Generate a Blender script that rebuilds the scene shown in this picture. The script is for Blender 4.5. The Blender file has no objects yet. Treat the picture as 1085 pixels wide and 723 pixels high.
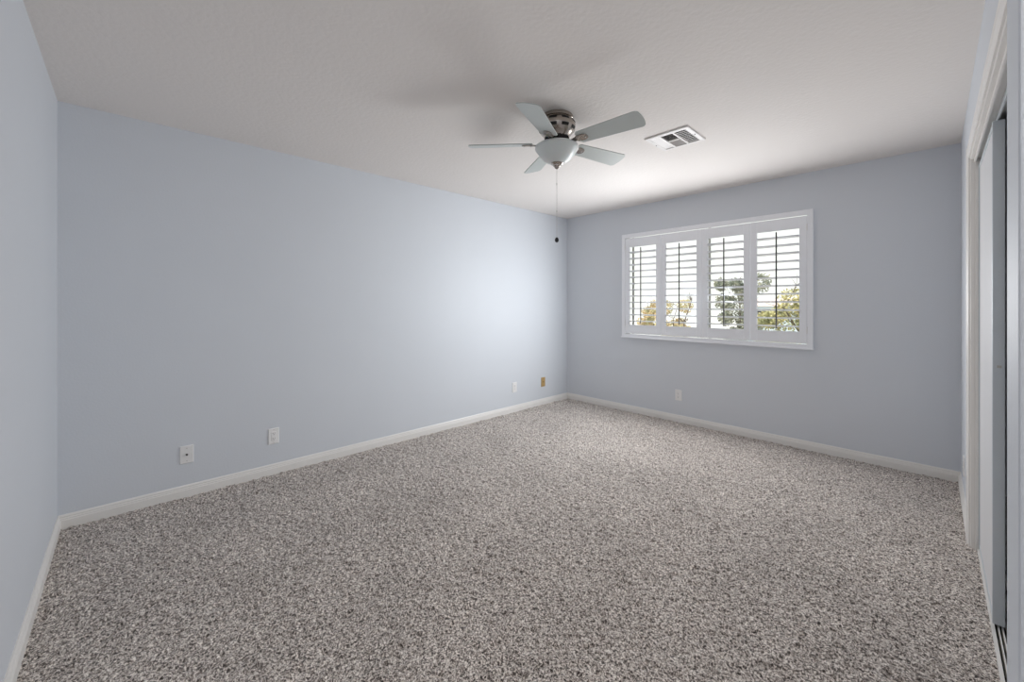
import bpy, bmesh, math, random
import numpy as np
from mathutils import Vector, Matrix, noise
R = math.radians
random.seed(7)
S = bpy.context.scene
C = S.collection

# ------------------------------------------------------------------ frame constants (metres)
RX, RY, RZ = 3.58, 4.615, 2.44          # room: x 0..RX, y 0..RY
CAM = (3.443, 0.287, 1.284)

# ------------------------------------------------------------------ camera
cd = bpy.data.cameras.new('camera'); cam = bpy.data.objects.new('camera', cd); C.objects.link(cam)
cam.location = CAM
cam.rotation_euler = (R(90), 0, R(46.3))
cd.sensor_width = 36; cd.lens = 426.6/1085*36; cd.shift_y = -39.5/1085; cd.clip_start = 0.02; cd.clip_end = 500
S.camera = cam

# ------------------------------------------------------------------ view, world, sun, portal, added fill lamps
S.view_settings.view_transform = 'Standard'; S.view_settings.look = 'None'
S.view_settings.gamma = 1; S.view_settings.use_curve_mapping = False
S.view_settings.exposure = 0.07
S.cycles.max_bounces = 14; S.cycles.diffuse_bounces = 10; S.cycles.glossy_bounces = 4
S.cycles.transparent_max_bounces = 12
S.cycles.sample_clamp_indirect = 0; S.cycles.caustics_reflective = False; S.cycles.caustics_refractive = False
S.cycles.use_denoising = True

W = bpy.data.worlds.new('sky'); S.world = W; W.use_nodes = True
nt = W.node_tree; nt.nodes.clear()
out = nt.nodes.new('ShaderNodeOutputWorld'); bg = nt.nodes.new('ShaderNodeBackground')
tc = nt.nodes.new('ShaderNodeTexCoord'); sp = nt.nodes.new('ShaderNodeSeparateXYZ')
nt.links.new(tc.outputs['Generated'], sp.inputs[0])
# hazy bright daylight: pale horizon, brighter higher up on the side of the sky where the sun stands
SKY_LOW, SKY_HIGH = 1.25, 0.5
rz = nt.nodes.new('ShaderNodeMapRange'); rz.interpolation_type = 'SMOOTHSTEP'; rz.inputs['From Min'].default_value = 0.16; rz.inputs['From Max'].default_value = 0.42
ry = nt.nodes.new('ShaderNodeMapRange'); ry.interpolation_type = 'SMOOTHSTEP'; ry.inputs['From Min'].default_value = -0.2; ry.inputs['From Max'].default_value = 0.35
mu = nt.nodes.new('ShaderNodeMath'); mu.operation = 'MULTIPLY'
ma = nt.nodes.new('ShaderNodeMath'); ma.operation = 'MULTIPLY_ADD'; ma.inputs[1].default_value = SKY_HIGH; ma.inputs[2].default_value = SKY_LOW
rc = nt.nodes.new('ShaderNodeValToRGB')
rc.color_ramp.elements[0].position = 0.1; rc.color_ramp.elements[0].color = (1.0, 0.985, 0.96, 1)
rc.color_ramp.elements[1].position = 0.5; rc.color_ramp.elements[1].color = (0.80, 0.90, 1.0, 1)
nt.links.new(sp.outputs['Z'], rz.inputs['Value']); nt.links.new(sp.outputs['Y'], ry.inputs['Value']); nt.links.new(sp.outputs['Z'], rc.inputs[0])
nt.links.new(rz.outputs['Result'], mu.inputs[0]); nt.links.new(ry.outputs['Result'], mu.inputs[1]); nt.links.new(mu.outputs[0], ma.inputs[0])
nt.links.new(rc.outputs['Color'], bg.inputs['Color']); nt.links.new(ma.outputs[0], bg.inputs['Strength'])
nt.links.new(bg.outputs[0], out.inputs['Surface'])

sd = bpy.data.lights.new('sun', 'SUN'); sun = bpy.data.objects.new('sun', sd); C.objects.link(sun)
sd.energy = 4.5; sd.angle = R(0.6); sd.color = (1.0, 0.93, 0.84)
sun.rotation_euler = Vector((0.30, 0.60, -0.74)).to_track_quat('-Z', 'Y').to_euler()

pd = bpy.data.lights.new('daylight_portal', 'AREA'); po = bpy.data.objects.new('daylight_portal', pd); C.objects.link(po)
pd.shape = 'RECTANGLE'; pd.size = 1.84; pd.size_y = 1.2; pd.cycles.is_portal = True
po.location = (1.7875, RY+0.19, 1.5); po.rotation_euler = (R(-90), 0, 0)

# fill lamp added just inside the shutters, in place of daylight through them
wd = bpy.data.lights.new('window_fill', 'AREA'); wo = bpy.data.objects.new('window_fill', wd); C.objects.link(wo)
wd.shape = 'RECTANGLE'; wd.size = 1.6; wd.size_y = 0.60; wd.energy = 33.5; wd.color = (0.96, 0.98, 1.0)
wo.location = (1.7875, RY-0.072, 1.34); wo.rotation_euler = (R(-88), 0, 0)

# second added lamp inside the shutters, aimed slantwise to brighten the long wall
ed = bpy.data.lights.new('slant_fill', 'AREA'); eo = bpy.data.objects.new('slant_fill', ed); C.objects.link(eo)
ed.shape = 'RECTANGLE'; ed.size = 0.34; ed.size_y = 0.60; ed.energy = 9.5; ed.spread = R(118); ed.color = (0.86, 0.94, 1.0)
eo.location = (2.25, RY-0.26, 1.42)
eo.rotation_euler = Vector((-2.25, -1.75, -0.22)).to_track_quat('-Z', 'Z').to_euler()

# soft unseen fill lamp added in the entry, right of and behind the camera
hd = bpy.data.lights.new('hall_fill', 'AREA'); ho = bpy.data.objects.new('hall_fill', hd); C.objects.link(ho)
hd.shape = 'RECTANGLE'; hd.size = 0.7; hd.size_y = 0.7; hd.energy = 13; hd.color = (1.0, 0.96, 0.92)
ho.location = (4.02, 0.5, 2.40); ho.rotation_euler = (0, 0, 0)

# ------------------------------------------------------------------ materials
def new_mat(name):
    m = bpy.data.materials.new(name); m.use_nodes = True
    t = m.node_tree; return m, t, t.nodes['Principled BSDF']
def simple(name, col, rough=0.5, metal=0.0, spec=0.5):
    m, t, b = new_mat(name)
    b.inputs['Base Color'].default_value = (*col, 1); b.inputs['Roughness'].default_value = rough
    b.inputs['Metallic'].default_value = metal; b.inputs['Specular IOR Level'].default_value = spec
    return m
def paint(name, col, rough, bscale, bstr, bdist=0.002, spec=0.35):
    m, t, b = new_mat(name)
    b.inputs['Base Color'].default_value = (*col, 1); b.inputs['Roughness'].default_value = rough
    b.inputs['Specular IOR Level'].default_value = spec
    g = t.nodes.new('ShaderNodeNewGeometry')
    n = t.nodes.new('ShaderNodeTexNoise'); n.inputs['Scale'].default_value = bscale; n.inputs['Detail'].default_value = 3
    bu = t.nodes.new('ShaderNodeBump'); bu.inputs['Strength'].default_value = bstr; bu.inputs['Distance'].default_value = bdist
    t.links.new(g.outputs['Position'], n.inputs['Vector']); t.links.new(n.outputs['Fac'], bu.inputs['Height'])
    t.links.new(bu.outputs['Normal'], b.inputs['Normal'])
    # faint mottling of the roller coat
    n2 = t.nodes.new('ShaderNodeTexNoise'); n2.inputs['Scale'].default_value = 2.3; n2.inputs['Detail'].default_value = 2
    mx = t.nodes.new('ShaderNodeMix'); mx.data_type = 'RGBA'
    mx.inputs['A'].default_value = (*[c*0.985 for c in col], 1); mx.inputs['B'].default_value = (*[min(1, c*1.015) for c in col], 1)
    t.links.new(g.outputs['Position'], n2.inputs['Vector']); t.links.new(n2.outputs['Fac'], mx.inputs['Factor'])
    t.links.new(mx.outputs['Result'], b.inputs['Base Color'])
    return m
M = {}
M['wall'] = paint('wall_paint', (0.67, 0.697, 0.738), 0.55, 90, 0.25)
M['ceiling'] = paint('ceiling_paint', (0.83, 0.785, 0.75), 0.8, 45, 0.45, 0.004)
M['trim'] = paint('trim_paint', (0.82, 0.80, 0.77), 0.35, 40, 0.03)
M['shutter'] = paint('shutter_paint', (0.90, 0.91, 0.94), 0.3, 40, 0.02)
M['door'] = paint('closet_door_paint', (0.74, 0.74, 0.75), 0.4, 60, 0.05)
M['alu'] = simple('door_frame_metal', (0.62, 0.66, 0.69), 0.4, 0.15)
M['rod'] = simple('tilt_rod_dark', (0.075, 0.07, 0.068), 0.5)
M['vinyl'] = simple('window_vinyl', (0.62, 0.60, 0.55), 0.4)
M['nickel'] = simple('brushed_nickel', (0.42, 0.375, 0.335), 0.22, 1.0)
M['slot'] = simple('dark_recess', (0.012, 0.011, 0.010), 0.7)
M['blade'] = paint('blade_silver', (0.53, 0.56, 0.54), 0.38, 30, 0.02)
M['bowl'] = simple('frosted_glass', (0.74, 0.73, 0.71), 0.35)
M['bowl'].node_tree.nodes['Principled BSDF'].inputs['Subsurface Weight'].default_value = 0.15
M['plate'] = simple('white_plastic', (0.84, 0.83, 0.82), 0.35)
M['beige'] = simple('beige_plastic', (0.50, 0.33, 0.13), 0.4)
M['black'] = simple('black_wood', (0.006, 0.006, 0.008), 0.3)
M['vent'] = simple('vent_white_metal', (0.80, 0.77, 0.75), 0.4)
M['duct'] = simple('duct_dark', (0.03, 0.025, 0.025), 0.8)
M['chain'] = simple('chain_metal', (0.50, 0.48, 0.45), 0.3, 0.9)

# glass: thin pane, mostly clear with a Fresnel reflection
m = bpy.data.materials.new('window_glass'); m.use_nodes = True; t = m.node_tree; t.nodes.clear()
o_ = t.nodes.new('ShaderNodeOutputMaterial'); tr = t.nodes.new('ShaderNodeBsdfTransparent'); gl = t.nodes.new('ShaderNodeBsdfGlossy')
gl.inputs['Roughness'].default_value = 0.02; fr = t.nodes.new('ShaderNodeFresnel'); fr.inputs['IOR'].default_value = 1.3
tr.inputs['Color'].default_value = (0.95, 0.97, 0.96, 1); mi = t.nodes.new('ShaderNodeMixShader')
t.links.new(fr.outputs[0], mi.inputs[0]); t.links.new(tr.outputs[0], mi.inputs[1]); t.links.new(gl.outputs[0], mi.inputs[2])
t.links.new(mi.outputs[0], o_.inputs['Surface']); M['glass'] = m

# carpet: flecked frieze yarn, three yarn colours
m, t, b = new_mat('flecked_carpet'); M['carpet'] = m
b.inputs['Roughness'].default_value = 0.95; b.inputs['Specular IOR Level'].default_value = 0.1
b.inputs['Sheen Weight'].default_value = 0.25; b.inputs['Sheen Roughness'].default_value = 0.6
g = t.nodes.new('ShaderNodeNewGeometry')
n1 = t.nodes.new('ShaderNodeTexNoise'); n1.inputs['Scale'].default_value = 132; n1.inputs['Detail'].default_value = 2.5; n1.inputs['Roughness'].default_value = 0.7
n1.inputs['Distortion'].default_value = 0.8
cr = t.nodes.new('ShaderNodeValToRGB'); cr.color_ramp.interpolation = 'LINEAR'
e = cr.color_ramp.elements
e[0].position = 0.41; e[0].color = (0.045, 0.033, 0.028, 1)
e[1].position = 0.475; e[1].color = (0.35, 0.297, 0.26, 1)
x = e.new(0.53); x.color = (0.56, 0.492, 0.443, 1)
x = e.new(0.60); x.color = (0.95, 0.885, 0.82, 1)
n2 = t.nodes.new('ShaderNodeTexNoise'); n2.inputs['Scale'].default_value = 2.2; n2.inputs['Detail'].default_value = 4
mr = t.nodes.new('ShaderNodeMapRange'); mr.inputs['From Min'].default_value = 0.3; mr.inputs['From Max'].default_value = 0.7
mr.inputs['To Min'].default_value = 0.89; mr.inputs['To Max'].default_value = 1.08
mx = t.nodes.new('ShaderNodeMix'); mx.data_type = 'RGBA'; mx.blend_type = 'MULTIPLY'; mx.inputs['Factor'].default_value = 1
bu = t.nodes.new('ShaderNodeBump'); bu.inputs['Strength'].default_value = 0.6; bu.inputs['Distance'].default_value = 0.006
for n in (n1, n2): t.links.new(g.outputs['Position'], n.inputs['Vector'])
t.links.new(n1.outputs['Fac'], cr.inputs[0]); t.links.new(n2.outputs['Fac'], mr.inputs['Value'])
t.links.new(cr.outputs['Color'], mx.inputs['A']); t.links.new(mr.outputs['Result'], mx.inputs['B'])
t.links.new(mx.outputs['Result'], b.inputs['Base Color'])
t.links.new(n1.outputs['Fac'], bu.inputs['Height']); t.links.new(bu.outputs['Normal'], b.inputs['Normal'])

def leafmat(name, c1, c2):
    m, t, b = new_mat(name)
    g = t.nodes.new('ShaderNodeNewGeometry'); n = t.nodes.new('ShaderNodeTexNoise'); n.inputs['Scale'].default_value = 2.5
    cr = t.nodes.new('ShaderNodeValToRGB'); cr.color_ramp.elements[0].position = 0.35; cr.color_ramp.elements[1].position = 0.65
    cr.color_ramp.elements[0].color = (*c1, 1); cr.color_ramp.elements[1].color = (*c2, 1)
    t.links.new(g.outputs['Position'], n.inputs['Vector']); t.links.new(n.outputs['Fac'], cr.inputs[0]); t.links.new(cr.outputs[0], b.inputs['Base Color'])
    b.inputs['Roughness'].default_value = 0.6
    return m
M['leaf_yellow'] = leafmat('leaf_yellow_green', (0.26, 0.27, 0.13), (0.60, 0.52, 0.25))
M['leaf_green'] = leafmat('leaf_dark_green', (0.18, 0.20, 0.15), (0.38, 0.37, 0.28))
M['leaf_orange'] = leafmat('leaf_orange', (0.62, 0.44, 0.24), (0.48, 0.46, 0.26))
M['bark'] = simple('bark', (0.12, 0.09, 0.07), 0.8)
M['ground'] = paint('dry_gravel_ground', (0.72, 0.66, 0.60), 0.9, 12, 0.3, 0.02)
M['stucco'] = paint('house_stucco', (0.50, 0.58, 0.62), 0.9, 12, 0.2)
M['tile'] = paint('roof_tile', (0.62, 0.50, 0.45), 0.8, 12, 0.3)

# ------------------------------------------------------------------ mesh helpers
def obj(name, bm, mat, parent=None, smooth=False, bevel=0.0):
    bmesh.ops.recalc_face_normals(bm, faces=bm.faces)
    me = bpy.data.meshes.new(name); bm.to_mesh(me); bm.free()
    if smooth:
        for p in me.polygons: p.use_smooth = True
    for mm in (mat if isinstance(mat, (list, tuple)) else [mat]): me.materials.append(mm)
    o = bpy.data.objects.new(name, me); C.objects.link(o)
    if parent: o.parent = parent
    if bevel:
        b = o.modifiers.new('bevel', 'BEVEL'); b.width = bevel; b.segments = 2; b.limit_method = 'ANGLE'; b.angle_limit = R(40)
    if smooth:
        try:
            me.set_sharp_from_angle(angle=R(35))
        except Exception: pass
    return o
def B(): return bmesh.new()
def box(bm, x0, x1, y0, y1, z0, z1, mi=0, mtx=None):
    vs = [bm.verts.new((x, y, z)) for x in (x0, x1) for y in (y0, y1) for z in (z0, z1)]
    if mtx is not None:
        for v in vs: v.co = mtx @ v.co
    for f in ((0,1,3,2),(4,6,7,5),(0,4,5,1),(2,3,7,6),(0,2,6,4),(1,5,7,3)):
        fc = bm.faces.new([vs[i] for i in f]); fc.material_index = mi
    return vs
def extrude_profile(bm, pts, a, b, place):
    """pts: 2D profile (u, z); place(u, z, s) -> xyz for s in (a, b)"""
    r0 = [bm.verts.new(place(u, z, a)) for u, z in pts]; r1 = [bm.verts.new(place(u, z, b)) for u, z in pts]
    n = len(pts)
    for i in range(n): bm.faces.new((r0[i], r0[(i+1) % n], r1[(i+1) % n], r1[i]))
    bm.faces.new(r0); bm.faces.new(r1[::-1])
def lathe(bm, prof, seg=48, c=(0, 0), mi=0, close=False):
    rings = []
    for r, z in prof:
        if r < 1e-6: rings.append([bm.verts.new((c[0], c[1], z))])
        else: rings.append([bm.verts.new((c[0]+r*math.cos(2*math.pi*k/seg), c[1]+r*math.sin(2*math.pi*k/seg), z)) for k in range(seg)])
    for a, b in zip(rings, rings[1:]):
        for k in range(seg):
            k2 = (k+1) % seg
            if len(a) == 1 and len(b) == 1: continue
            if len(a) == 1: f = (a[0], b[k], b[k2])
            elif len(b) == 1: f = (a[k], a[k2], b[0])
            else: f = (a[k], a[k2], b[k2], b[k])
            bm.faces.new(f).material_index = mi
def tube(bm, p, q, r0, r1, seg=8, mi=0):
    p, q = Vector(p), Vector(q); d = (q-p).normalized()
    u = d.orthogonal().normalized(); v = d.cross(u)
    a = [bm.verts.new(p+(u*math.cos(2*math.pi*k/seg)+v*math.sin(2*math.pi*k/seg))*r0) for k in range(seg)]
    b = [bm.verts.new(q+(u*math.cos(2*math.pi*k/seg)+v*math.sin(2*math.pi*k/seg))*r1) for k in range(seg)]
    for k in range(seg): bm.faces.new((a[k], a[(k+1) % seg], b[(k+1) % seg], b[k])).material_index = mi
    bm.faces.new(a[::-1]).material_index = mi; bm.faces.new(b).material_index = mi
def thing(name, label, cat, loc=(0, 0, 0), rz=0, group=None, kind=None):
    o = bpy.data.objects.new(name, None); C.objects.link(o); o.location = loc; o.rotation_euler = (0, 0, rz)
    o.empty_display_size = 0.05
    o['label'] = label; o['category'] = cat
    if group: o['group'] = group
    if kind: o['kind'] = kind
    return o
def struct(o, label=None, cat=None):
    o['kind'] = 'structure'
    if label: o['label'] = label
    if cat: o['category'] = cat
    return o

# ------------------------------------------------------------------ room shell
T = 0.15; TB = 0.10
CY0, CY1, CZ = 1.235, 3.512, 2.055       # closet opening in the right wall
bm = B(); box(bm, -T, 0, -T, RY+T, -0.1, RZ+0.02)
struct(obj('wall_left', bm, M['wall']), 'long pale lavender grey wall on the left with four outlet plates', 'wall')
WX0, WX1, WZ0, WZ1 = 0.885, 2.69, 0.905, 2.10
bm = B()
box(bm, 0, WX0, RY, RY+TB, -0.1, RZ+0.02); box(bm, WX1, RX+T, RY, RY+TB, -0.1, RZ+0.02)
box(bm, WX0, WX1, RY, RY+TB, -0.1, WZ0); box(bm, WX0, WX1, RY, RY+TB, WZ1, RZ+0.02)
struct(obj('wall_back', bm, M['wall']), 'grey end wall that holds the shuttered window', 'wall')
bm = B(); box(bm, 0, 5.0, -T, 0, -0.1, RZ+0.02)
struct(obj('wall_front', bm, M['wall']), 'bright lavender wall slice at the left edge of the photo', 'wall')
WT = 0.115                                # closet front wall thickness
bm = B()
box(bm, RX, RX+WT, CY1, RY, -0.1, RZ+0.02); box(bm, RX, RX+WT, CY0-0.01, CY1, CZ, RZ+0.02)
struct(obj('wall_right', bm, M['wall']), 'right hand wall around and above the sliding closet doors', 'wall')
# short partition between closet and entry, its rounded end standing a little proud of the closet wall
bm = B(); box(bm, 3.5178, 4.42, 1.103, 1.227, -0.1, RZ+0.02)
struct(obj('wall_partition', bm, M['wall'], bevel=0.006), 'narrow partition wall end at the right edge of the photo', 'wall')
bm = B(); box(bm, 4.35, 4.42, 1.227, RY+T, -0.1, RZ+0.02); box(bm, 4.9, 5.0, 0, 1.107, -0.1, RZ+0.02)
box(bm, 4.42, 5.0, 1.107, 1.227, -0.1, RZ+0.02); box(bm, RX+WT, 4.42, RY, RY+T, -0.1, RZ+0.02)
struct(obj('wall_closet', bm, M['wall']), 'dark back wall inside the closet', 'wall')
bm = B(); box(bm, -T, 5.0, -T, RY+T, RZ, RZ+0.12)
struct(obj('ceiling', bm, M['ceiling']), 'off white textured ceiling', 'ceiling')

# floor: dense carpet mesh with a tufted relief
def carpet():
    st = 0.008; verts = []; faces = []; off = 0
    rng = np.random.default_rng(3)
    V = []; F = []
    for (x0, x1, y0, y1) in ((0, 3.602, 0, RY), (3.602, 4.9, 0, 1.107)):
        nx = int((x1-x0)/st)+1; ny = int((y1-y0)/st)+1
        X, Y = np.meshgrid(np.linspace(x0, x1, nx), np.linspace(y0, y1, ny), indexing='ij')
        Z = rng.normal(0, 1, (nx, ny)); Z = (Z + np.roll(Z, 1, 0) + np.roll(Z, 1, 1) + np.roll(Z, (1, 1), (0, 1)))/4
        L = rng.normal(0, 1, (nx//9+3, ny//9+3))
        ix = np.arange(nx)/9; iy = np.arange(ny)/9; a = ix.astype(int); b_ = iy.astype(int); fx = (ix-a)[:, None]; fy = (iy-b_)[None, :]
        Lo = (L[a][:, b_]*(1-fx)*(1-fy)+L[a+1][:, b_]*fx*(1-fy)+L[a][:, b_+1]*(1-fx)*fy+L[a+1][:, b_+1]*fx*fy)
        Z = Z*0.0062 + Lo*0.0012 - 0.002
        X = X + rng.normal(0, 0.0012, X.shape); Y = Y + rng.normal(0, 0.0012, Y.shape)
        V.append(np.stack([X.ravel(), Y.ravel(), Z.ravel()], 1))
        i, j = np.meshgrid(np.arange(nx-1), np.arange(ny-1), indexing='ij'); k = (i*ny+j).ravel()+off
        F.append(np.stack([k, k+ny, k+ny+1, k+1], 1)); off += nx*ny
    V = np.concatenate(V).astype(np.float32); F = np.concatenate(F).astype(np.int32)
    me = bpy.data.meshes.new('floor'); me.vertices.add(len(V)); me.vertices.foreach_set('co', V.ravel())
    me.loops.add(F.size); me.loops.foreach_set('vertex_index', F.ravel())
    me.polygons.add(len(F)); me.polygons.foreach_set('loop_start', np.arange(0, F.size, 4, dtype=np.int32))
    me.polygons.foreach_set('loop_total', np.full(len(F), 4, dtype=np.int32)); me.update(calc_edges=True); me.validate()
    me.materials.append(M['carpet'])
    o = bpy.data.objects.new('floor', me); C.objects.link(o)
    return o
struct(carpet(), 'flecked grey brown wall to wall carpet', 'carpet')
bm = B(); box(bm, -T, 5.0, -T, RY+T, -0.12, -0.03)
struct(obj('floor_slab', bm, M['slot']), 'bare subfloor below the carpet and the closet', 'floor')

# baseboards
BP = [(0, -0.012), (0.014, -0.012), (0.014, 0.045), (0.0115, 0.049), (0.0115, 0.056), (0.0085, 0.060), (0.0085, 0.067), (0.004, 0.076), (0, 0.076)]
def baseboard(name, a, b, place):
    bm = B(); extrude_profile(bm, BP, a, b, place); return struct(obj(name, bm, M['trim']))
baseboard('baseboard_left', 0, RY, lambda u, z, s: (u, s, z))
baseboard('baseboard_back', 0, RX, lambda u, z, s: (s, RY-u, z))
baseboard('baseboard_front', 0, 4.9, lambda u, z, s: (s, u, z))
baseboard('baseboard_right', CY1+0.058, RY, lambda u, z, s: (RX-u, s, z))

# ------------------------------------------------------------------ closet: casing, head trim, track, sliding doors
CP = [(0, 0), (0.008, 0), (0.010, 0.012), (0.015, 0.020), (0.015, 0.048), (0.011, 0.057), (0, 0.057)]   # (out of wall, across)
bm = B()
extrude_profile(bm, CP, -0.01, CZ+0.057, lambda u, w, s: (RX-u, CY1+w, s))
extrude_profile(bm, CP, CY0-0.005, CY1+0.057, lambda u, w, s: (RX-u, s, CZ+w))
struct(obj('trim_1', bm, M['trim']), 'off white moulded casing around the closet opening', 'trim')
bm = B()                                  # jamb lining and head
box(bm, RX-0.002, RX+WT, CY1-0.014, CY1+0.001, -0.01, CZ+0.001)
box(bm, RX+0.015, RX+0.03, CY1-0.024, CY1-0.014, -0.01, CZ)
box(bm, RX-0.002, RX+WT, CY0-0.008, CY1, CZ-0.012, CZ+0.001)
box(bm, RX+0.011, RX+0.019, CY0-0.008, CY1-0.014, 2.027, CZ-0.012)      # fascia hiding the top track
struct(obj('trim_2', bm, M['trim'], bevel=0.002), 'closet jamb lining with the fascia over the sliding track', 'trim')
bm = B()
box(bm, RX+0.021, RX+0.031, CY0-0.008, CY1-0.014, -0.03, 0.007)
for d in (0.039, 0.050, 0.061, 0.080, 0.096): box(bm, RX+d, RX+d+0.004, CY0-0.008, CY1-0.014, -0.03, 0.004)
struct(obj('trim_3', bm, M['trim']), 'white grooved floor track under the closet doors', 'trim')
bm = B()
for d in (0.040, 0.066, 0.098): box(bm, RX+d, RX+d+0.004, CY0-0.008, CY1-0.014, 2.016, CZ-0.012)
struct(obj('trim_4', bm, M['alu']), 'metal top track of the closet doors', 'trim')
def sliding_door(n, d, y0, y1, label):
    """flat panel door with a slim metal edge frame, d = distance of its face behind the wall face"""
    x0 = RX+d; x1 = x0+0.032; z0, z1 = 0.010, 2.011
    bm = B(); box(bm, x0+0.003, x1-0.003, y0+0.014, y1-0.014, z0+0.02, z1-0.02)
    o = struct(obj('door_%d' % n, bm, M['door']), label, 'door')
    for a, b in ((y0, y0+0.016), (y1-0.016, y1)):
        bm = B(); box(bm, x0, x1, a, b, z0, z1)
        # rolled lips of the channel
        box(bm, x0-0.0015, x0+0.003, a, b+0.004 if a == y0 else b, z0, z1)
        obj('door_stile', bm, M['alu'], o, bevel=0.002)
    bm = B(); box(bm, x0+0.001, x1-0.001, y0+0.016, y1-0.016, z0, z0+0.022); obj('bottom_rail', bm, M['alu'], o)
    bm = B(); box(bm, x0+0.001, x1-0.001, y0+0.016, y1-0.016, z1-0.022, z1); obj('top_rail', bm, M['alu'], o)
    return o
d1 = sliding_door(1, 0.027, 2.778, CY1-0.013, 'white sliding closet door beside the far jamb')
bm = B(); box(bm, RX+0.027+0.010, RX+0.027+0.022, 2.7755, 2.779, 1.030, 1.040); o = obj('door_catch', bm, M['chain'], d1)
sliding_door(2, 0.068, 2.00, 2.735, 'sliding closet door on the inner track in the middle')
sliding_door(3, 0.027, 1.240, 2.02, 'sliding closet door nearest the partition wall')

# ------------------------------------------------------------------ window behind the shutters
wn = struct(thing('window_1', 'sliding window with tan frame behind the shutters', 'window', (WX0, RY, WZ0)))
w_, h_ = WX1-WX0, WZ1-WZ0
bm = B()
y0, y1 = 0.045, 0.085
box(bm, 0, 0.018, y0, y1, 0, h_); box(bm, w_-0.018, w_, y0, y1, 0, h_)
box(bm, 0.018, w_-0.018, y0, y1, 0, 0.016); box(bm, 0.018, w_-0.018, y0, y1, h_-0.012, h_)
obj('window_frame', bm, M['vinyl'], wn, bevel=0.003)
bm = B(); box(bm, 0.060, 0.080, y0+0.005, y1-0.01, 0.016, h_-0.012); obj('sash_stile', bm, M['vinyl'], wn, bevel=0.003)
bm = B(); box(bm, w_/2+0.034, w_/2+0.054, y0+0.005, y1-0.01, 0.016, h_-0.012); obj('meeting_stile', bm, M['vinyl'], wn, bevel=0.003)
for a, b in ((0.018, w_/2+0.034), (w_/2+0.054, w_-0.018)):
    bm = B(); box(bm, a, b, 0.063, 0.067, 0.016, h_-0.012); obj('glass_pane', bm, M['glass'], wn)

# ------------------------------------------------------------------ plantation shutters
FX0, FX1, FZ0, FZ1 = 0.853, 2.722, 0.893, 2.110
sh = thing('plantation_shutters', 'white four panel louvered shutters mounted on the far window', 'shutters', (FX0, RY, FZ0))
fw, fh, ft = FX1-FX0, FZ1-FZ0, 0.043
fy = -0.026
bm = B()
# moulded frame: outer band and a thin raised inner lip, four mitred-looking members
box(bm, 0, ft, fy, 0.0, 0, fh); box(bm, fw-ft, fw, fy, 0.0, 0, fh)
box(bm, ft, fw-ft, fy, 0.0, fh-0.046, fh); box(bm, ft, fw-ft, fy, 0.0, 0, 0.034)
# the legs of the L-frame run back into the opening
box(bm, ft+0.012, ft+0.016, 0.0, 0.03, 0.052, fh-0.060); box(bm, fw-ft-0.016, fw-ft-0.012, 0.0, 0.03, 0.052, fh-0.060)
obj('shutter_frame', bm, M['shutter'], sh, bevel=0.004)
bm = B(); box(bm, -0.004, fw+0.004, fy-0.012, 0.0, -0.012, 0.002); obj('sill_strip', bm, M['shutter'], sh, bevel=0.003)

PW = (fw-2*ft)/4; PZ0, PZ1 = 0.0390, fh-0.053; PH = PZ1-PZ0
OZ0, OZ1 = 1.036-FZ0, 1.953-FZ0
LD, LP = 0.089, 0.0735
def louver_mesh(w):
    """elliptical 3.5 inch slat along x, centred on its axis, nearly level"""
    bm = B(); n = 20; pts = []
    for k in range(n):
        a = 2*math.pi*k/n; pts.append((math.copysign(abs(math.cos(a))**0.9, math.cos(a))*LD/2, math.sin(a)*0.0066))
    ti = R(-6)
    pts = [(u*math.cos(ti)-z*math.sin(ti), u*math.sin(ti)+z*math.cos(ti)) for u, z in pts]
    extrude_profile(bm, pts, 0, w, lambda u, z, s: (s, u, z))
    bmesh.ops.recalc_face_normals(bm, faces=bm.faces)
    me = bpy.data.meshes.new('louver'); bm.to_mesh(me); bm.free(); me.materials.append(M['shutter'])
    for p in me.polygons: p.use_smooth = len(p.vertices) == 4
    return me
SW = 0.0565; py0, py1 = -0.024, -0.002
ow = PW-2*SW
lm = louver_mesh(ow-0.004)
rng = random.Random(2)
for i in range(4):
    gap = 0.0022
    px0 = ft+i*PW
    bm = B()
    box(bm, gap, SW, py0, py1, PZ0, PZ1); box(bm, PW-SW, PW-gap, py0, py1, PZ0, PZ1)
    box(bm, SW, PW-SW, py0, py1, PZ0, OZ0); box(bm, SW, PW-SW, py0, py1, OZ1, PZ1)
    p = obj('shutter_panel', bm, M['shutter'], sh, bevel=0.002); p.location = (px0, 0, 0)
    for k in range(12):
        lo = bpy.data.objects.new('louver', lm); C.objects.link(lo); lo.parent = p
        lo.location = (SW+0.002, -0.010, 1.080-FZ0+k*LP); lo.rotation_euler = (R(rng.uniform(-0.5, 0.5)), 0, 0)
    bm = B(); box(bm, PW/2-0.0055, PW/2+0.0055, -0.066, -0.057, 1.058-FZ0, 1.935-FZ0)
    obj('tilt_rod', bm, M['rod'], p, bevel=0.002)
    for z in ((0.12, PH-0.10) if i in (0, 3) else ()):
        hx = 0.0 if i == 0 else PW
        bm = B(); tube(bm, (hx, fy-0.003, PZ0+z-0.03), (hx, fy-0.003, PZ0+z+0.03), 0.004, 0.004, 10)
        obj('hinge', bm, M['plate'], p, smooth=True)

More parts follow.
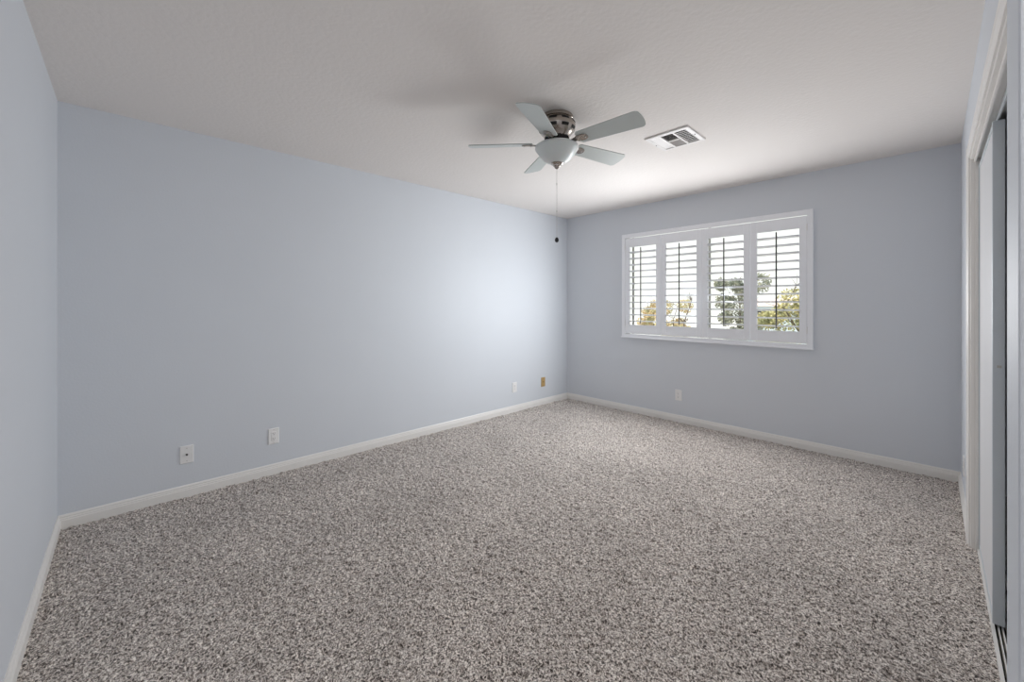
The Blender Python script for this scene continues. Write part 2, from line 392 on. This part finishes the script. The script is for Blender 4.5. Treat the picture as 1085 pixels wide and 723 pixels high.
# ------------------------------------------------------------------ ceiling fan
FAN = (1.834, 2.208, RZ)
fan = thing('ceiling_fan', 'five blade brushed nickel ceiling fan with a frosted glass bowl light', 'ceiling fan', FAN)
bm = B(); lathe(bm, [(0.0, 0.0), (0.098, 0.0), (0.100, -0.006), (0.098, -0.018), (0.090, -0.022), (0.090, -0.030), (0.0, -0.030)])
obj('canopy', bm, M['nickel'], fan, smooth=True)
bm = B()
prof = [(0.0, -0.026), (0.092, -0.026), (0.104, -0.032), (0.113, -0.045), (0.115, -0.062), (0.111, -0.080), (0.102, -0.097),
        (0.090, -0.112), (0.078, -0.124), (0.074, -0.132), (0.0, -0.132)]
lathe(bm, prof, 60)
hs = obj('motor_housing', bm, M['nickel'], fan, smooth=True)
# two rows of dark cooling slots set into the housing
for row, (z0, z1, r0, r1) in enumerate(((-0.036, -0.049, 0.1070, 0.1140), (-0.076, -0.091, 0.1125, 0.1055))):
    for k in range(9):
        bm = B(); a0 = 2*math.pi*(k+0.0)/9+0.1; a1 = a0+0.42; n = 8
        t_ = [bm.verts.new(((r0+0.0012)*math.cos(a0+(a1-a0)*j/n), (r0+0.0012)*math.sin(a0+(a1-a0)*j/n), z0)) for j in range(n+1)]
        b_ = [bm.verts.new(((r1+0.0012)*math.cos(a0+(a1-a0)*j/n), (r1+0.0012)*math.sin(a0+(a1-a0)*j/n), z1)) for j in range(n+1)]
        for j in range(n): bm.faces.new((t_[j], t_[j+1], b_[j+1], b_[j]))
        # rim of the slot
        tc_ = [bm.verts.new((v.co.x*0.97, v.co.y*0.97, v.co.z)) for v in t_]; bc_ = [bm.verts.new((v.co.x*0.97, v.co.y*0.97, v.co.z)) for v in b_]
        for j in range(n): bm.faces.new((t_[j], t_[j+1], tc_[j+1], tc_[j])); bm.faces.new((b_[j], b_[j+1], bc_[j+1], bc_[j]))
        obj('cooling_slot', bm, M['slot'], hs)
bm = B(); lathe(bm, [(0.0, -0.128), (0.070, -0.128), (0.072, -0.136), (0.072, -0.150), (0.066, -0.156), (0.0, -0.156)], 40)
for k in range(20):
    a = 2*math.pi*k/20
    mt = Matrix.Rotation(a, 4, 'Z'); box(bm, 0.060, 0.0755, -0.004, 0.004, -0.154, -0.130, 0, mt)
obj('flywheel', bm, M['slot'], fan)
# switch housing and glass fitter
bm = B(); lathe(bm, [(0.0, -0.154), (0.062, -0.154), (0.066, -0.160), (0.066, -0.172), (0.100, -0.177), (0.106, -0.182), (0.106, -0.190), (0.0, -0.190)], 48)
obj('light_fitter', bm, M['nickel'], fan, smooth=True)
bm = B()
prof = [(0.100, -0.179), (0.124, -0.180), (0.133, -0.186), (0.135, -0.195), (0.131, -0.205), (0.123, -0.216), (0.113, -0.230), (0.100, -0.248),
        (0.084, -0.264), (0.065, -0.278), (0.044, -0.288), (0.024, -0.293), (0.0, -0.294)]
inner = [(max(0, r-0.004), z+0.003) for r, z in prof[::-1]]
lathe(bm, prof+inner, 56)
obj('glass_bowl', bm, M['bowl'], fan, smooth=True)
bm = B(); lathe(bm, [(0.0, -0.283), (0.038, -0.285), (0.041, -0.289), (0.034, -0.295), (0.024, -0.298), (0.022, -0.306), (0.016, -0.310), (0.014, -0.317), (0.008, -0.321), (0.0, -0.322)], 28)
obj('finial', bm, M['nickel'], fan, smooth=True)

# blades
def cam_to_world(th):   # th measured in the (right, forward) frame of the view; world frame is turned by the camera yaw
    return th+R(46.3)
BLZ = -0.168
for k in range(5):
    th = cam_to_world(R(-40.3+72*k))
    pitch = R(-14.5)
    # outline in (radial, across)
    r0, r1, w0, w1, rc_ = 0.150, 0.545, 0.052, 0.067, 0.026
    pts = [(r0, -w0+0.012), (r0+0.012, -w0)]
    def corner(cx, cy, a0, a1, n=6): return [(cx+rc_*math.cos(a0+(a1-a0)*j/n), cy+rc_*math.sin(a0+(a1-a0)*j/n)) for j in range(n+1)]
    pts += corner(r1-rc_, -w1+rc_, R(-90), 0) + [(r1+0.004, -0.02), (r1+0.005, 0), (r1+0.004, 0.02)] + corner(r1-rc_, w1-rc_, 0, R(90))
    pts += [(r0+0.012, w0), (r0, w0-0.012)]
    bm = B()
    up = [bm.verts.new((a, b, 0.003)) for a, b in pts]; dn = [bm.verts.new((a, b, -0.003)) for a, b in pts]
    bm.faces.new(up); bm.faces.new(dn[::-1]); n = len(pts)
    for j in range(n): bm.faces.new((up[j], up[(j+1) % n], dn[(j+1) % n], dn[j]))
    bl = obj('fan_blade', bm, M['blade'], fan)
    bl.matrix_local = Matrix.Translation((0, 0, BLZ)) @ Matrix.Rotation(th, 4, 'Z') @ Matrix.Rotation(pitch, 4, 'X')
    # blade iron: arm out of the flywheel widening to a rounded plate under the blade
    bm = B()
    ol = [(0.062, -0.010), (0.105, -0.011), (0.135, -0.016), (0.150, -0.026), (0.195, -0.026), (0.212, -0.018), (0.217, 0.0),
          (0.212, 0.018), (0.195, 0.026), (0.150, 0.026), (0.135, 0.016), (0.105, 0.011), (0.062, 0.010)]
    up = [bm.verts.new((a, b, -0.0032)) for a, b in ol]; dn = [bm.verts.new((a, b, -0.0095)) for a, b in ol]
    bm.faces.new(up); bm.faces.new(dn[::-1]); n = len(ol)
    for j in range(n): bm.faces.new((up[j], up[(j+1) % n], dn[(j+1) % n], dn[j]))
    iron = obj('blade_bracket', bm, M['nickel'], bl, bevel=0.002)
    for sx, sy in ((0.160, -0.014), (0.160, 0.014), (0.198, 0.0)):
        bm = B(); lathe(bm, [(0, -0.0125), (0.003, -0.0122), (0.005, -0.0105), (0.005, -0.009), (0, -0.009)], 12, (sx, sy)); obj('screw', bm, M['chain'], bl, smooth=True)

# pull chain and fob hanging from the finial
bm = B()
z = -0.322
while z > -0.746:
    bmesh.ops.create_uvsphere(bm, u_segments=6, v_segments=4, radius=0.0015, matrix=Matrix.Translation((0, 0, z))); z -= 0.0035
tube(bm, (0, 0, -0.322), (0, 0, -0.746), 0.0005, 0.0005, 5)
for zz in (-0.410, -0.578): tube(bm, (0, 0, zz), (0, 0, zz-0.012), 0.0026, 0.0026, 10)
obj('pull_chain', bm, M['chain'], fan)
bm = B(); lathe(bm, [(0, -0.744), (0.005, -0.746), (0.010, -0.752), (0.0125, -0.759), (0.0128, -0.764), (0.0115, -0.770), (0.007, -0.775), (0, -0.777)], 20)
obj('pull_knob', bm, M['black'], fan, smooth=True)

# ------------------------------------------------------------------ ceiling register
vx0, vx1, vy0, vy1 = 2.043, 2.347, 2.905, 3.207
ve = thing('ceiling_vent', 'square white air register set in the ceiling beyond the fan', 'vent', ((vx0+vx1)/2, (vy0+vy1)/2, RZ))
hw = 0.152; wi = 0.122
bm = B()
# stamped face: sloping border from the ceiling down to the inner edge
def ring(r, z): return [bm.verts.new((sx*r, sy*r, z)) for sx, sy in ((-1, -1), (1, -1), (1, 1), (-1, 1))]
rs_ = [ring(hw, 0), ring(hw, -0.005), ring(hw-0.004, -0.010), ring(wi+0.003, -0.013), ring(wi, -0.012), ring(wi, -0.001)]
for a, b in zip(rs_, rs_[1:]):
    for j in range(4): bm.faces.new((a[j], a[(j+1) % 4], b[(j+1) % 4], b[j]))
obj('vent_frame', bm, M['vent'], ve)
bm = B(); box(bm, -wi, wi, -wi, wi, -0.0015, -0.0005); obj('backing', bm, M['duct'], ve)
# dividing bars
zx1, zx2 = -wi+0.070, wi-0.082
bm = B()
for xx in (zx1, zx2): box(bm, xx-0.005, xx+0.005, -wi, wi, -0.0125, -0.002)
box(bm, zx1, zx2, -0.005, 0.005, -0.0125, -0.002)
obj('divider', bm, M['vent'], ve)
def slats(x0, x1, y0, y1, along, tilt, pitch_, wid):
    bm = B()
    if along == 'y': n = int((x1-x0)/pitch_)
    else: n = int((y1-y0)/pitch_)
    for k in range(n):
        if along == 'y':
            mt = Matrix.Translation((x0+(k+0.5)*(x1-x0)/n, 0, -0.0065)) @ Matrix.Rotation(tilt, 4, 'Y')
            box(bm, -wid/2, wid/2, y0, y1, -0.0004, 0.0004, 0, mt)
        else:
            mt = Matrix.Translation((0, y0+(k+0.5)*(y1-y0)/n, -0.0065)) @ Matrix.Rotation(tilt, 4, 'X')
            box(bm, x0, x1, -wid/2, wid/2, -0.0004, 0.0004, 0, mt)
    return bm
for args in ((-wi, zx1-0.005, -wi, wi, 'y', R(-30), 0.0105, 0.012),):
    obj('slat_bank', slats(*args), M['vent'], ve)
obj('slat_bank', slats(zx1+0.005, zx2-0.005, -wi, -0.005, 'x', R(24), 0.0125, 0.011), M['vent'], ve)
obj('slat_bank', slats(zx1+0.005, zx2-0.005, 0.005, wi, 'x', R(-38), 0.0115, 0.011), M['vent'], ve)
bm = slats(zx2+0.005, wi, -wi, wi, 'y', R(42), 0.0145, 0.010)
for k in range(1, 9):
    yy = -wi+k*2*wi/9; box(bm, zx2+0.005, wi, yy-0.002, yy+0.002, -0.012, -0.009)
obj('slat_bank', bm, M['vent'], ve)
for sx, sy in ((-0.137, 0.0), (0.137, 0.0)):
    bm = B(); lathe(bm, [(0, -0.0145), (0.003, -0.014), (0.0042, -0.0125), (0.0042, -0.011), (0, -0.011)], 12, (sx, sy)); obj('screw', bm, M['duct'], ve)

# ------------------------------------------------------------------ wall plates (local: x across, y out of the wall is -y, z up)
def plate(name, label, cat, loc, rz, kind, mat='plate'):
    o = thing(name, label, cat, loc, rz)
    w, h = 0.036, 0.0585
    bm = B(); vs = [[bm.verts.new((sx*a, y, sz*c)) for sx, sz in ((-1, -1), (1, -1), (1, 1), (-1, 1))] for a, c, y in
                    ((w, h, 0), (w, h, -0.004), (w-0.003, h-0.003, -0.0075))]
    for a, b in zip(vs, vs[1:]):
        for j in range(4): bm.faces.new((a[j], a[(j+1) % 4], b[(j+1) % 4], b[j]))
    bm.faces.new(vs[-1]); bm.faces.new(vs[0][::-1])
    obj('cover_plate', bm, M[mat], o)
    def disc(name, x, z, r, y0, y1, mt, seg=14):
        bm = B(); tube(bm, (x, y0, z), (x, y1, z), r, r, seg); return obj(name, bm, mt, o, smooth=True)
    if kind == 'coax':
        disc('coax_connector', 0, 0, 0.0075, -0.007, -0.011, M['chain'], 6); disc('coax_connector', 0, 0, 0.0048, -0.011, -0.019, M['duct'])
        for z in (0.042, -0.042): disc('screw', 0, z, 0.0028, -0.007, -0.0088, M['chain'])
    if kind == 'jack':
        bm = B(); box(bm, -0.006, 0.006, -0.009, -0.007, -0.005, 0.007); obj('phone_jack', bm, M['duct'], o)
        for z in (0.042, -0.042): disc('screw', 0, z, 0.0028, -0.007, -0.0088, M['duct'])
    if kind in ('decora', 'duplex'):
        if kind == 'decora':
            bm = B(); box(bm, -0.0168, 0.0168, -0.0095, -0.007, -0.0335, 0.0335); f = obj('receptacle', bm, M['plate'], o, bevel=0.001); yy = -0.0097
            fs = [f, f]
        else:
            fs = []; yy = -0.0097
            for zc in (0.0195, -0.0195):
                bm = B(); pp = [(0.0165*math.cos(R(a)), zc+0.0145*math.copysign(min(1, abs(math.sin(R(a)))*1.25), math.sin(R(a)))) for a in range(0, 360, 15)]
                extrude_profile(bm, pp, -0.007, -0.0095, lambda u, z, s: (u, s, z)); fs.append(obj('receptacle', bm, M['plate'], o))
            disc('screw', 0, 0, 0.0026, -0.007, -0.0088, M['chain'])
        for f, zc in zip(fs, (0.0195, -0.0195)):
            bm = B(); box(bm, -0.0076, -0.0054, yy, yy+0.001, zc-0.001, zc+0.0075); box(bm, 0.0054, 0.0076, yy, yy+0.001, zc+0.0, zc+0.0065)
            tube(bm, (0, yy, zc-0.0065), (0, yy+0.001, zc-0.0065), 0.0026, 0.0026, 10)
            obj('slots', bm, M['duct'], f)
        if kind == 'decora':
            for z in (0.0485, -0.0485): disc('screw', 0, z, 0.0024, -0.007, -0.0085, M['chain'])
    return o
LW = R(90)      # plate faces +x : local -y -> +x
plate('coax_plate', 'white cable plate with one round connector, leftmost on the left wall', 'wall plate', (0, 0.574, 0.279), LW, 'coax')
plate('power_outlet', 'white rectangular double outlet, second plate from left on the left wall', 'outlet', (0, 1.086, 0.285), LW, 'decora')
plate('power_outlet', 'white outlet on the left wall just left of the beige plate', 'outlet', (0, 3.617, 0.290), LW, 'duplex')
plate('phone_jack_plate', 'tan beige jack plate on the left wall nearest the far corner', 'wall plate', (0, 4.125, 0.286), LW, 'jack', 'beige')
plate('power_outlet', 'white outlet on the end wall below the window', 'outlet', (1.532, RY, 0.292), 0, 'duplex')
plate('power_outlet', 'white outlet seen edge on beside the closet casing', 'outlet', (RX, 4.10, 0.262), R(-90), 'duplex')

# ------------------------------------------------------------------ outside: ground, trees, neighbour house
GZ = -2.9
bm = B(); box(bm, -90, 80, RY+T+0.05, 120, GZ-0.2, GZ)
struct(obj('ground', bm, M['ground']), 'bright dry ground outside below the window', 'ground')
bm = B(); box(bm, -2.5, 6.5, RY+T, RY+T+2.6, -0.62, -0.5)  # unseen pale slab added outside to throw light up through the window
struct(obj('bounce_roof', bm, M['ground']), 'unseen lower roof slab added under the window to bounce light up', 'roof')
Fv = Vector((-math.sin(R(46.3)), math.cos(R(46.3)))); Rv = Vector((math.cos(R(46.3)), math.sin(R(46.3))))
def spot(px, D):
    l = (px-542.5)/426.6*D; return CAM[0]+Fv.x*D+Rv.x*l, CAM[1]+Fv.y*D+Rv.y*l
def tree(name, label, cat, px, D, topy, hwpx, mat, n, leaf, crown_h, conical=False, seed=1, bare=False):
    x, y = spot(px, D); top = CAM[2]+(322-topy)*D/426.6; rad = hwpx*D/426.6
    o = thing(name, label, cat, (x, y, GZ))
    H = top-GZ; rg = random.Random(seed)
    bm = B(); p = Vector((0, 0, 0)); r = 0.035*H/2; ends = []
    seg = 6
    for k in range(seg):
        q = Vector((rg.uniform(-.04, .04)*H, rg.uniform(-.04, .04)*H, H*0.92*(k+1)/seg)); tube(bm, p, q, r, r*0.75, 8)
        if k >= 1:
            for j in range(6 if bare else 4):
                a = rg.uniform(0, 6.28); L = rad*rg.uniform(.5, 1.0)*(1-0.6*k/seg if conical else 1)
                e_ = q+Vector((math.cos(a)*L, math.sin(a)*L, L*rg.uniform(.3, .9)))
                tube(bm, q, e_, r*0.4, r*0.1, 6); ends.append(e_)
                if bare:
                    for _ in range(4):
                        s_ = q.lerp(e_, rg.uniform(.3, .9)); e2 = s_+Vector((rg.uniform(-.5, .5), rg.uniform(-.5, .5), rg.uniform(.1, .7)))*rad*0.6
                        tube(bm, s_, e2, r*0.15, r*0.04, 5)
        p = q; r *= 0.75
    obj('trunk', bm, M['bark'], o)
    if n:
        bm = B(); cz0 = H-crown_h
        lumps = [(Vector((rg.gauss(0, .45)*rad, rg.gauss(0, .45)*rad, cz0+crown_h*rg.uniform(.05, .9))), rad*rg.uniform(.25, .5)) for _ in range(16)]
        for _ in range(n):
            if conical:
                f = rg.random()**0.7; zz = cz0+crown_h*(1-f)
                rr = rad*(0.08+0.92*f)*rg.uniform(.5, 1.0)*(0.8+0.2*math.sin(zz*9)); a = rg.uniform(0, 6.28)
                c = Vector((rr*math.cos(a), rr*math.sin(a), zz))
            else:
                l, lr = rg.choice(lumps); dv = Vector((rg.gauss(0, 1), rg.gauss(0, 1), rg.gauss(0, 1))).normalized()
                c = l+dv*lr*rg.uniform(.55, 1.1)
                if c.z > H: c.z = H-rg.uniform(0, .2)
            u = Vector((rg.gauss(0, 1), rg.gauss(0, 1), rg.gauss(0, 1))).normalized(); v = u.orthogonal().normalized()*leaf*0.35; u = u*leaf*0.8
            w2 = u.cross(v).normalized()*leaf*0.12
            bm.faces.new([bm.verts.new(c-u), bm.verts.new(c+v+w2), bm.verts.new(c+u), bm.verts.new(c-v+w2)])
        obj('foliage', bm, M[mat], o)
    return o
tree('broadleaf_tree', 'yellow green leafy tree outside the rightmost shutter panel', 'tree', 838, 14, 290, 27, 'leaf_yellow', 7000, 0.075, 2.9, seed=5)
tree('dark_pine_tree', 'dark green spreading tree outside the third shutter panel', 'tree', 784, 17, 291, 26, 'leaf_green', 6500, 0.085, 3.4, seed=8)
tree('broadleaf_tree', 'golden leafy tree outside the second shutter panel', 'tree', 716, 22, 318, 15, 'leaf_orange', 3600, 0.10, 2.6, seed=12)
tree('bare_tree', 'bare branched tree outside the second shutter panel', 'tree', 731, 13, 306, 10, None, 0, 0.1, 2, seed=31, bare=True)
tree('broadleaf_tree', 'orange green tree outside the leftmost shutter panel', 'tree', 688, 32, 317, 13, 'leaf_orange', 3600, 0.10, 2.6, seed=19)
# neighbour house, left of the big tree in the rightmost panel
hx, hy = spot(831, 40)
ho_ = thing('neighbour_house', 'pale blue grey neighbouring house left of the yellow green tree', 'house', (hx, hy, GZ), R(12))
bm = B(); box(bm, -3.0, 3.0, -2.5, 2.5, 0, 4.0); obj('house_wall', bm, M['stucco'], ho_)
bm = B(); extrude_profile(bm, [(-2.8, 3.95), (2.8, 3.95), (0, 4.7)], -3.2, 3.2, lambda u, z, s: (s, u, z)); obj('roof', bm, M['tile'], ho_)
for wx in (-1.9, 1.4):
    bm = B(); box(bm, wx-.45, wx+.45, -2.54, -2.48, 2.4, 3.5); obj('house_window', bm, M['duct'], ho_)
